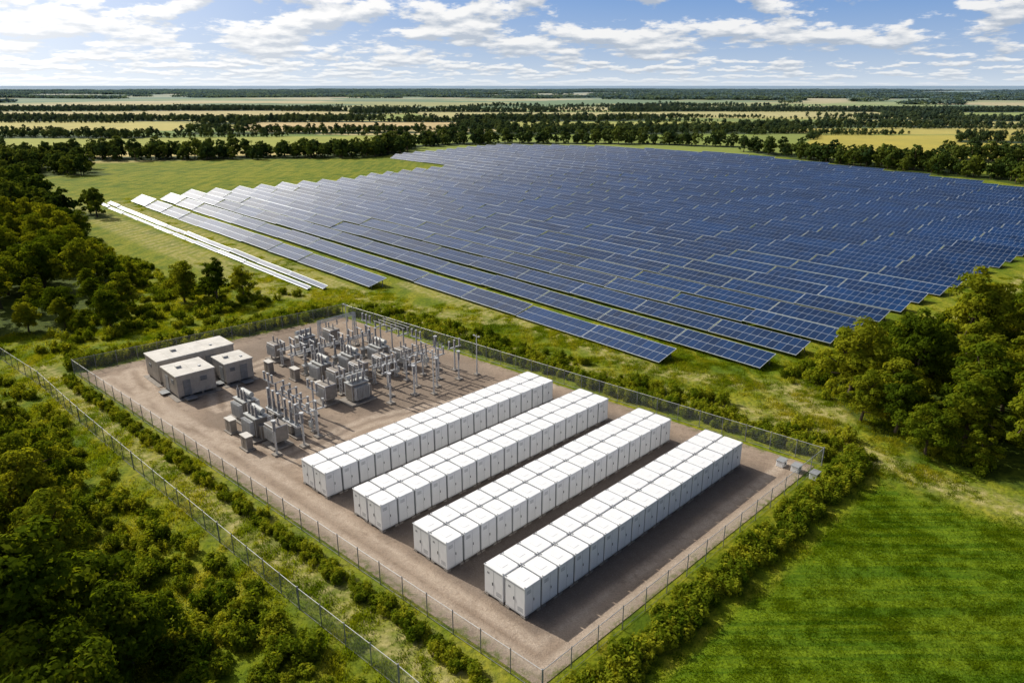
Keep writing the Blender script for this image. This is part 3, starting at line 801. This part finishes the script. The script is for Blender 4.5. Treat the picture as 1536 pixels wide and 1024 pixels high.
# ------------------------------------------------------------------ solar rows (tilt steepened far along the row, shaped to catch sun glare)
def solar_row(p, a0, a1, slant=4.4, zlow=.5, tilt=14.5, nm='solar_panel_row', rows_=2, drift=14.):
    rng = np.random.default_rng(int(p * 10))
    mw = 1.32; V = []; UV = []; MI = []; VA = []
    P2 = np.array([PX, PY, 0]); A2 = np.array([AX, AY, 0])
    a = a0
    def quad(v4, mi, var, uv=((0, 0), (1, 0), (1, 1), (0, 1))):
        V.extend(v4); MI.append(mi); VA.append(var); UV.extend(uv)
    def boxq(c, hx, hy, hz, ex, ey, ez, mi):
        o = [c + sx * hx * ex + sy * hy * ey + sz * hz * ez for sz in (-1, 1) for sy in (-1, 1) for sx in (-1, 1)]
        for f in ((0, 2, 3, 1), (4, 5, 7, 6), (0, 1, 5, 4), (2, 6, 7, 3), (1, 3, 7, 5), (0, 4, 6, 2)):
            quad([o[i] for i in f], mi, .5)
    while a < a1 - mw * 4:
        ncol = min(12, int((a1 - a) / mw))
        ln = ncol * mw
        tl = math.radians(tilt + drift * float(sstep(130, 330, a)) + rng.normal(0, .8))
        cx, cy = pa(p, a + ln / 2)
        zo = zlow + .9 * (float(fbm(np.array([cx / 55]), np.array([cy / 55]), 8, 2)[0]) - .5) + rng.normal(0, .03)
        rx = rng.normal(0, .004)
        up = P2 * math.cos(tl) + np.array([0, 0, math.sin(tl)])
        al = A2 + np.array([0, 0, rx])
        nn = np.cross(up, al); nn /= np.linalg.norm(nn)
        if nn[2] < 0: nn = -nn
        org = np.array([*pa(p, a), zo]) - P2 * slant * .45
        boxq(org + al * ln / 2 + up * slant / 2 - nn * .06, ln / 2 + .05, slant / 2 + .05, .04, al, up, nn, 1)
        tv = rng.uniform(.2, .8)
        for i in range(ncol):
            for j in range(rows_):
                u0 = i * mw + .035; u1 = (i + 1) * mw - .035
                w0 = slant * j / rows_ + .045; w1 = slant * (j + 1) / rows_ - .045
                c = [org + al * u + up * w for u, w in ((u0, w0), (u0, w1), (u1, w1), (u1, w0))]
                jt = rng.normal(0, .003); c[1] = c[1] + nn * jt; c[2] = c[2] + nn * jt
                quad(c, 0, np.clip(tv + rng.normal(0, .15), 0, 1), ((0, 0), (0, 1), (1, 1), (1, 0)))
        k = max(2, int(ln / 5))
        for i in range(k + 1):
            u = .4 + (ln - .8) * i / k
            for w, in ((.8,), (slant - .8,)):
                tp = org + al * u + up * min(max(w, .2), slant - .2) - nn * .08
                boxq(np.array([tp[0], tp[1], tp[2] / 2]), .06, .06, tp[2] / 2, A2, P2, np.array([0, 0, 1.]), 2)
            boxq(org + al * u + up * slant / 2 - nn * .16, .04, slant / 2 - .3, .05, al, up, nn, 2)
        a += ln + .3
    me = np_mesh(nm, np.array(V), np.arange(len(V)).reshape(-1, 4), [M['panel'], M['alu'], M['steel_d']], MI, UV, VA)
    obj(nm, me)
for k in range(36):
    p = 88 + 9 * k
    if k == 0: a0 = 62
    elif k == 1: a0 = 50
    else: a0 = 49 - (p - 95) * .02
    a0 += random.uniform(-1, 1)
    if p < 236: a1 = 293 + max(0, (p - 150)) * .09
    else: a1 = float(np.interp(p, [236, 332, 372, 400], [373, 386, 351, 246]))
    if p > 343: a0 = float(np.interp(p, [343, 379, 400], [60, 157, 240]))
    if a1 - a0 < 12: continue
    solar_row(p, a0, a1)
solar_row(78.6, 129, 295)
solar_row(69.8, 135, 293, 1.2, .3, 22., 'low_panel_row', 1, 4)
solar_row(67.2, 137, 292, .9, .25, 22., 'low_panel_row', 1, 4)

# ------------------------------------------------------------------ trees
protos = [make_tree('tree_round', 1, 9.5, 3.6, 8000, .20, 80, .12), make_tree('tree_tall', 2, 11, 3.0, 7500, .20, 76, .14, shape=.8),
          make_tree('tree_wide', 3, 8.5, 4.0, 8500, .20, 84, .10, shape=.6), make_tree('tree_young', 4, 7., 2.6, 5200, .175, 50, .10),
          make_tree('tree_open', 5, 10, 3.5, 6500, .21, 58, .16), make_tree('tree_bushy', 6, 6.5, 3.2, 5600, .19, 56, .04)]
placed = []
def fill(poly, spacing, n, smin=.75, smax=1.1):
    xs_ = [p[0] for p in poly]; ys_ = [p[1] for p in poly]
    c = 0
    for _ in range(n):
        x = random.uniform(min(xs_), max(xs_)); y = random.uniform(min(ys_), max(ys_))
        if not inpoly(np.array([x]), np.array([y]), poly)[0]: continue
        s = random.uniform(smin, smax)
        d = dpoly(np.array([x]), np.array([y]), poly, True)[0]
        if d < 3: s *= .72
        if any((x - a) ** 2 + (y - b) ** 2 < (spacing * (s + t) / 2) ** 2 for a, b, t in placed): continue
        placed.append((x, y, s)); c += 1
        me = random.choice(protos[3:]) if (d < 3.5 and random.random() < .6) else random.choice(protos[:5])
        o = obj('deciduous_tree', me, (x, y, 0), random.uniform(0, 6.28)); o.scale = (s, s, s * random.uniform(.8, 1.0))
    return c
for x, y, s, i in ((-64, 138, .95, 0), (-57.5, 138, .85, 1), (-53.5, 140.5, .72, 4), (-60.5, 141, .7, 5), (-80, 150, .8, 3)):
    placed.append((x, y, s)); o = obj('deciduous_tree', protos[i], (x, y, 0), random.uniform(0, 6)); o.scale = (s, s, s)
cnt = [fill(WOODS['left'], 5.4, 3000, .8, 1.35), fill(WOODS['front'], 4.9, 3000, 1.1, 1.8), fill(WOODS['right'], 4.7, 3600, .95, 1.5)]
print('trees', cnt)

# woodland masses
fp = [make_tree('w%d' % i, 20 + i, 9.5 + i % 3, 3.8, 600, .65, 34, .03, 'leaf_far', core=True) for i in range(4)]
cf = proto_coll('woodland_proto', fp)
def wood_points(polyset, sp):
    out = []
    for poly in polyset:
        a = np.array(poly); x0, y0 = a.min(0); x1, y1 = a.max(0)
        gx, gy = np.meshgrid(np.arange(x0, x1, sp), np.arange(y0, y1, sp))
        gx = gx.ravel() + RNG.uniform(-.45, .45, gx.size) * sp; gy = gy.ravel() + RNG.uniform(-.45, .45, gy.size) * sp
        m = inpoly(gx + 8 * (vnoise(gx / 12, gy / 12, 6) - .5), gy + 8 * (vnoise(gx / 12, gy / 12, 7) - .5), poly)
        out.append(np.stack([gx[m], gy[m]], 1))
    return np.concatenate(out)
def do_scatter(name, pts, smin, smax, coll, n):
    z = ground_z(pts[:, 0], pts[:, 1])
    scatter(name, np.column_stack([pts, z]), RNG.uniform(smin, smax, len(pts)), RNG.uniform(0, 6.28, len(pts)), RNG.integers(0, n, len(pts)), coll)
    print(name, len(pts))
do_scatter('woodland', wood_points(FAR_WOODS[:6], 6.8), .75, 1.25, cf, 4)
do_scatter('woodland', wood_points(FAR_WOODS[6:], 7), .5, .9, cf, 4)
gx, gy = np.meshgrid(np.arange(-1500, 1500, 8.), np.arange(400, 1750, 8.))
gx = gx.ravel() + RNG.uniform(-3, 3, gx.size); gy = gy.ravel() + RNG.uniform(-3, 3, gy.size)
r = np.hypot(gx, gy); az = np.abs(np.arctan2(gx, gy))
sel = (r > 640) & (r < 1750) & (az < .76)
gx, gy = gx[sel], gy[sel]
m = woods_far(gx, gy)
for p in FAR_WOODS: m &= ~inpoly(gx, gy, p)
do_scatter('distant_woodland', np.stack([gx[m], gy[m]], 1), .5, 1., cf, 4)
gx, gy = np.meshgrid(np.arange(-1400, 1400, 4.5), np.arange(300, 1600, 4.5))
gx = gx.ravel() + RNG.uniform(-2, 2, gx.size); gy = gy.ravel() + RNG.uniform(-2, 2, gy.size)
r = np.hypot(gx, gy); az = np.abs(np.arctan2(gx, gy)); sel = (r > 500) & (az < .76) & (r < 1700)
gx, gy = gx[sel], gy[sel]; _, ed = field_info(gx, gy)
m = (ed < .030) & (vnoise(gx / 120, gy / 120, 12) > .38) & ~woods_far(gx, gy) & ~inpoly(gx, gy, FARM)
for p, c in TAN: m &= ~inpoly(gx, gy, p)
m2 = np.zeros(len(gx), bool)
for p, c in TAN: m2 |= (dpoly(gx, gy, p, True) < 4.5) & (vnoise(gx / 90, gy / 90, 14) > .45)
m |= m2 & ~inpoly(gx, gy, FARM)
do_scatter('hedgerow', np.stack([gx[m], gy[m]], 1), .25, .6, cf, 4)
def canopy(seed):
    rng = np.random.default_rng(seed); n = 120
    c = np.column_stack([rng.uniform(-20, 20, n), rng.uniform(-20, 20, n), rng.uniform(1.5, 7.5, n)])
    v, f = leaf_quads(c, np.tile([0, -.3, 1.], (n, 1)), 4., rng)
    return np_mesh('canopy', v, f, [M['leaf_far']], var=rng.random(n))
cc_ = proto_coll('canopy_proto', [canopy(i) for i in range(3)])
gx, gy = np.meshgrid(np.arange(-5200, 5200, 34.), np.arange(1000, 7000, 34.))
gx = gx.ravel() + RNG.uniform(-14, 14, gx.size); gy = gy.ravel() + RNG.uniform(-14, 14, gy.size)
r = np.hypot(gx, gy); az = np.abs(np.arctan2(gx, gy))
m = (r > 1700) & (r < 6800) & (az < .76) & woods_far(gx, gy)
do_scatter('horizon_woodland', np.stack([gx[m], gy[m]], 1), .7, 1.3, cc_, 3)

# ------------------------------------------------------------------ shrubs and grass
sh = [make_shrub('sh%d' % i, 50 + i, 1., 1.2 + .15 * i) for i in range(4)]
cs = proto_coll('shrub_proto', sh)
def along(p, q, n, o0, o1, side):
    p = np.array(p); q = np.array(q); d = (q - p) / np.hypot(*(q - p)); nr = np.array([-d[1], d[0]]) * side
    t = RNG.uniform(0, np.hypot(*(q - p)), n)
    return p + d * t[:, None] + nr * RNG.uniform(o0, o1, n)[:, None]
hedge_r = along(Fc_, (38.5, 76.5), 300, 1.5, 3.8, -1)
hedge_l = along(Lc, (6, 36), 300, 1.0, 2.2, -1)
hedge_b = along(Bc, Rc, 420, 1.5, 4.6, 1)
do_scatter('hedge', hedge_r, .5, 1.2, cs, 4)
do_scatter('hedge', hedge_l, .3, .78, cs, 4)
do_scatter('hedge', hedge_b, .5, 1.15, cs, 4)
def region_pts(poly, n, excl=(), noise_th=None, ns=8, seed=3):
    a = np.array(poly); x0, y0 = a.min(0); x1, y1 = a.max(0)
    x = RNG.uniform(x0, x1, n); y = RNG.uniform(y0, y1, n)
    m = inpoly(x, y, poly)
    for e in excl: m &= ~inpoly(x, y, e)
    if noise_th is not None: m &= fbm(x / ns, y / ns, seed, 3) > noise_th
    return np.stack([x, y], 1)[m]
pts = [along(Bc, Rc, 130, 4, 9, 1), along(Lc, Bc, 190, 1.5, 6, 1), along(OUTER[1], OUTER[7], 130, 1.5, 6, -1), along(OUTER[1], OUTER[7], 300, 5, 11, -1),
       region_pts([(-92, 112), (-64, 104), (-32, 132), (-46, 146), (-68, 146), (-80, 130)], 700, (), .45),
       region_pts([(40, 92), (42, 76), (58, 62), (66, 66), (80, 118), (60, 104)], 420, (), .42),
       region_pts([(-82, 99), (-64, 82), (-50, 66), (-38, 53), (-28, 44), (-30, 34), (-50, 40), (-80, 70)], 420),
       along((40, 96), (60, 111), 90, -3, 3, 1),
       along(pa(96, 34), pa(230, 30), 260, -3, 3, 1),
       along((-150, 222), (-92, 168), 130, -5, 5, 1), along((-92, 168), (-66, 142), 120, -4, 5, 1)]
do_scatter('shrubs', np.concatenate(pts), .4, 1.25, cs, 4)
ct = proto_coll('grass_proto', [make_tuft('t%d' % i, 80 + i, 520, 2.6, .34) for i in range(5)])
ctf = proto_coll('field_grass_proto', [make_tuft('tf%d' % i, 90 + i, 460, 2.4, .16, .04, 'blade_f') for i in range(3)])
gp = region_pts([(-110, 125), (-60, 160), (60, 100), (45, 60), (10, 32), (-40, 40), (-110, 95)], 3600, (WOODS['front'], WOODS['left']))
for e_, g_ in ((YARD, 2.2), (MOWN, 1.5)):
    gp = gp[~(inpoly(gp[:, 0], gp[:, 1], e_) | (dpoly(gp[:, 0], gp[:, 1], e_, True) < g_))]
gm_ = RNG.random(len(gp)) < .35 + .65 * (fbm(gp[:, 0] / 6, gp[:, 1] / 6, 40, 3) > .48)
do_scatter('meadow_grass', gp[gm_], .7, 1.1, ct, 5)
gp2 = region_pts([(-150, 290), (-60, 150), (30, 92), (60, 84), (160, 190), (90, 150), (36, 100), (-30, 150), (-140, 262)], 1400, ())
gp2 = gp2[~(inpoly(gp2[:, 0], gp2[:, 1], YARD) | (dpoly(gp2[:, 0], gp2[:, 1], YARD, True) < 2.2))]
do_scatter('meadow_grass', gp2, .7, 1.1, ct, 5)
fpz = region_pts([(8.2, 38.5), (38.6, 68.6), (48, 60.5), (70, 45), (40, 20), (12, 30)], 1000)
fpz = fpz[inpoly(fpz[:, 0], fpz[:, 1], MOWN)]
do_scatter('field_grass', fpz, .8, 1.1, ctf, 3)

# ------------------------------------------------------------------ world
w = bpy.data.worlds.new('World'); scene.world = w; w.use_nodes = True
nt = w.node_tree; nt.nodes.clear()
sky = N(nt, 'ShaderNodeTexSky', sky_type='NISHITA'); sky.sun_disc = False
sky.sun_elevation = SUN_EL; sky.sun_rotation = -SUN_AZ % (2 * math.pi)
sky.air_density = 1.; sky.dust_density = .4; sky.ozone_density = 3.; sky.altitude = 100
tc = N(nt, 'ShaderNodeTexCoord'); sp = N(nt, 'ShaderNodeSeparateXYZ'); L(nt, tc.outputs['Generated'], sp.inputs[0])
z = math_n(nt, 'MAXIMUM', sp.outputs[2], 0.)
az = math_n(nt, 'ARCTAN2', sp.outputs[0], sp.outputs[1])
lg = math_n(nt, 'LOGARITHM', math_n(nt, 'ADD', z, .03), math.e)
def cl(ku, kv, dv, seed, det=6):
    cx = N(nt, 'ShaderNodeCombineXYZ'); L(nt, math_n(nt, 'MULTIPLY', az, ku), cx.inputs[0])
    L(nt, math_n(nt, 'MULTIPLY_ADD', lg, kv, dv), cx.inputs[1]); cx.inputs[2].default_value = seed
    return noise(nt, cx.outputs[0], 1., det, .60)
b1 = cl(9.5, 3.0, 0, 2.2); b1u = cl(9.5, 3.0, .26, 2.2, 3)
b2 = cl(22, 5.5, 0, 8.1, 4); b2u = cl(22, 5.5, .25, 8.1, 2)
wz = mrange(nt, z, .018, .05)
def blend(p, q): return math_n(nt, 'ADD', math_n(nt, 'MULTIPLY', p, wz), math_n(nt, 'MULTIPLY', q, math_n(nt, 'SUBTRACT', 1., wz)))
dn = blend(b1, b2); dnu = blend(b1u, b2u)
bias = math_n(nt, 'MULTIPLY', az, -.06)
hi = mrange(nt, z, .2, .5, 0., -.20)
dn2 = math_n(nt, 'ADD', dn, math_n(nt, 'ADD', bias, hi))
den = mrange(nt, dn2, .455, .53, 0, 1, True)
lit = mrange(nt, math_n(nt, 'SUBTRACT', dn, dnu), -.06, .07, 0, 1)
cc = mixc(nt, lit, (6.2, 7.1, 8.4), (13.4, 13.3, 13.1))
dp = N(nt, 'ShaderNodeVectorMath', operation='DOT_PRODUCT'); L(nt, tc.outputs['Generated'], dp.inputs[0])
sdir = (-math.sin(SUN_AZ) * math.cos(SUN_EL), math.cos(SUN_AZ) * math.cos(SUN_EL), math.sin(SUN_EL)); dp.inputs[1].default_value = sdir
au = math_n(nt, 'EXPONENT', math_n(nt, 'MULTIPLY', math_n(nt, 'SUBTRACT', dp.outputs['Value'], 1.), 8.))
skyc = mixc(nt, 1., sky.outputs[0], (.50, .60, .76), 'MULTIPLY')
blue = mixc(nt, mrange(nt, z, .0, .10), (7.2, 9.0, 11.4), (2.8, 5.3, 10.2))
skyc = mixc(nt, mrange(nt, z, .11, .26, .88, 0.), skyc, blue)
c = mixc(nt, math_n(nt, 'MULTIPLY', den, .93), skyc, cc)
hz = math_n(nt, 'EXPONENT', math_n(nt, 'MULTIPLY', z, -60.))
c = mixc(nt, math_n(nt, 'MULTIPLY', hz, .85), c, (9.6, 10.7, 11.9))
c = mixc(nt, math_n(nt, 'MULTIPLY', au, .9), c, (42., 40., 37.))
bg = N(nt, 'ShaderNodeBackground'); bg.inputs[1].default_value = .07; L(nt, c, bg.inputs[0])
o = N(nt, 'ShaderNodeOutputWorld'); L(nt, bg.outputs[0], o.inputs[0])

sd = bpy.data.lights.new('sun', 'SUN'); sd.energy = 5.0; sd.angle = math.radians(.5); sd.color = (1., .94, .83)
so = bpy.data.objects.new('sun', sd); link(so)
so.rotation_euler = Vector(sdir).to_track_quat('Z', 'Y').to_euler()

cam = bpy.data.cameras.new('camera'); co = bpy.data.objects.new('camera', cam); link(co)
cam.sensor_width = 36; cam.lens = 36 * F_PX / 1536; cam.clip_start = .5; cam.clip_end = 100000
co.location = (0, 0, CAM_H); co.rotation_euler = (math.pi / 2 - PITCH, 0, 0)
scene.camera = co
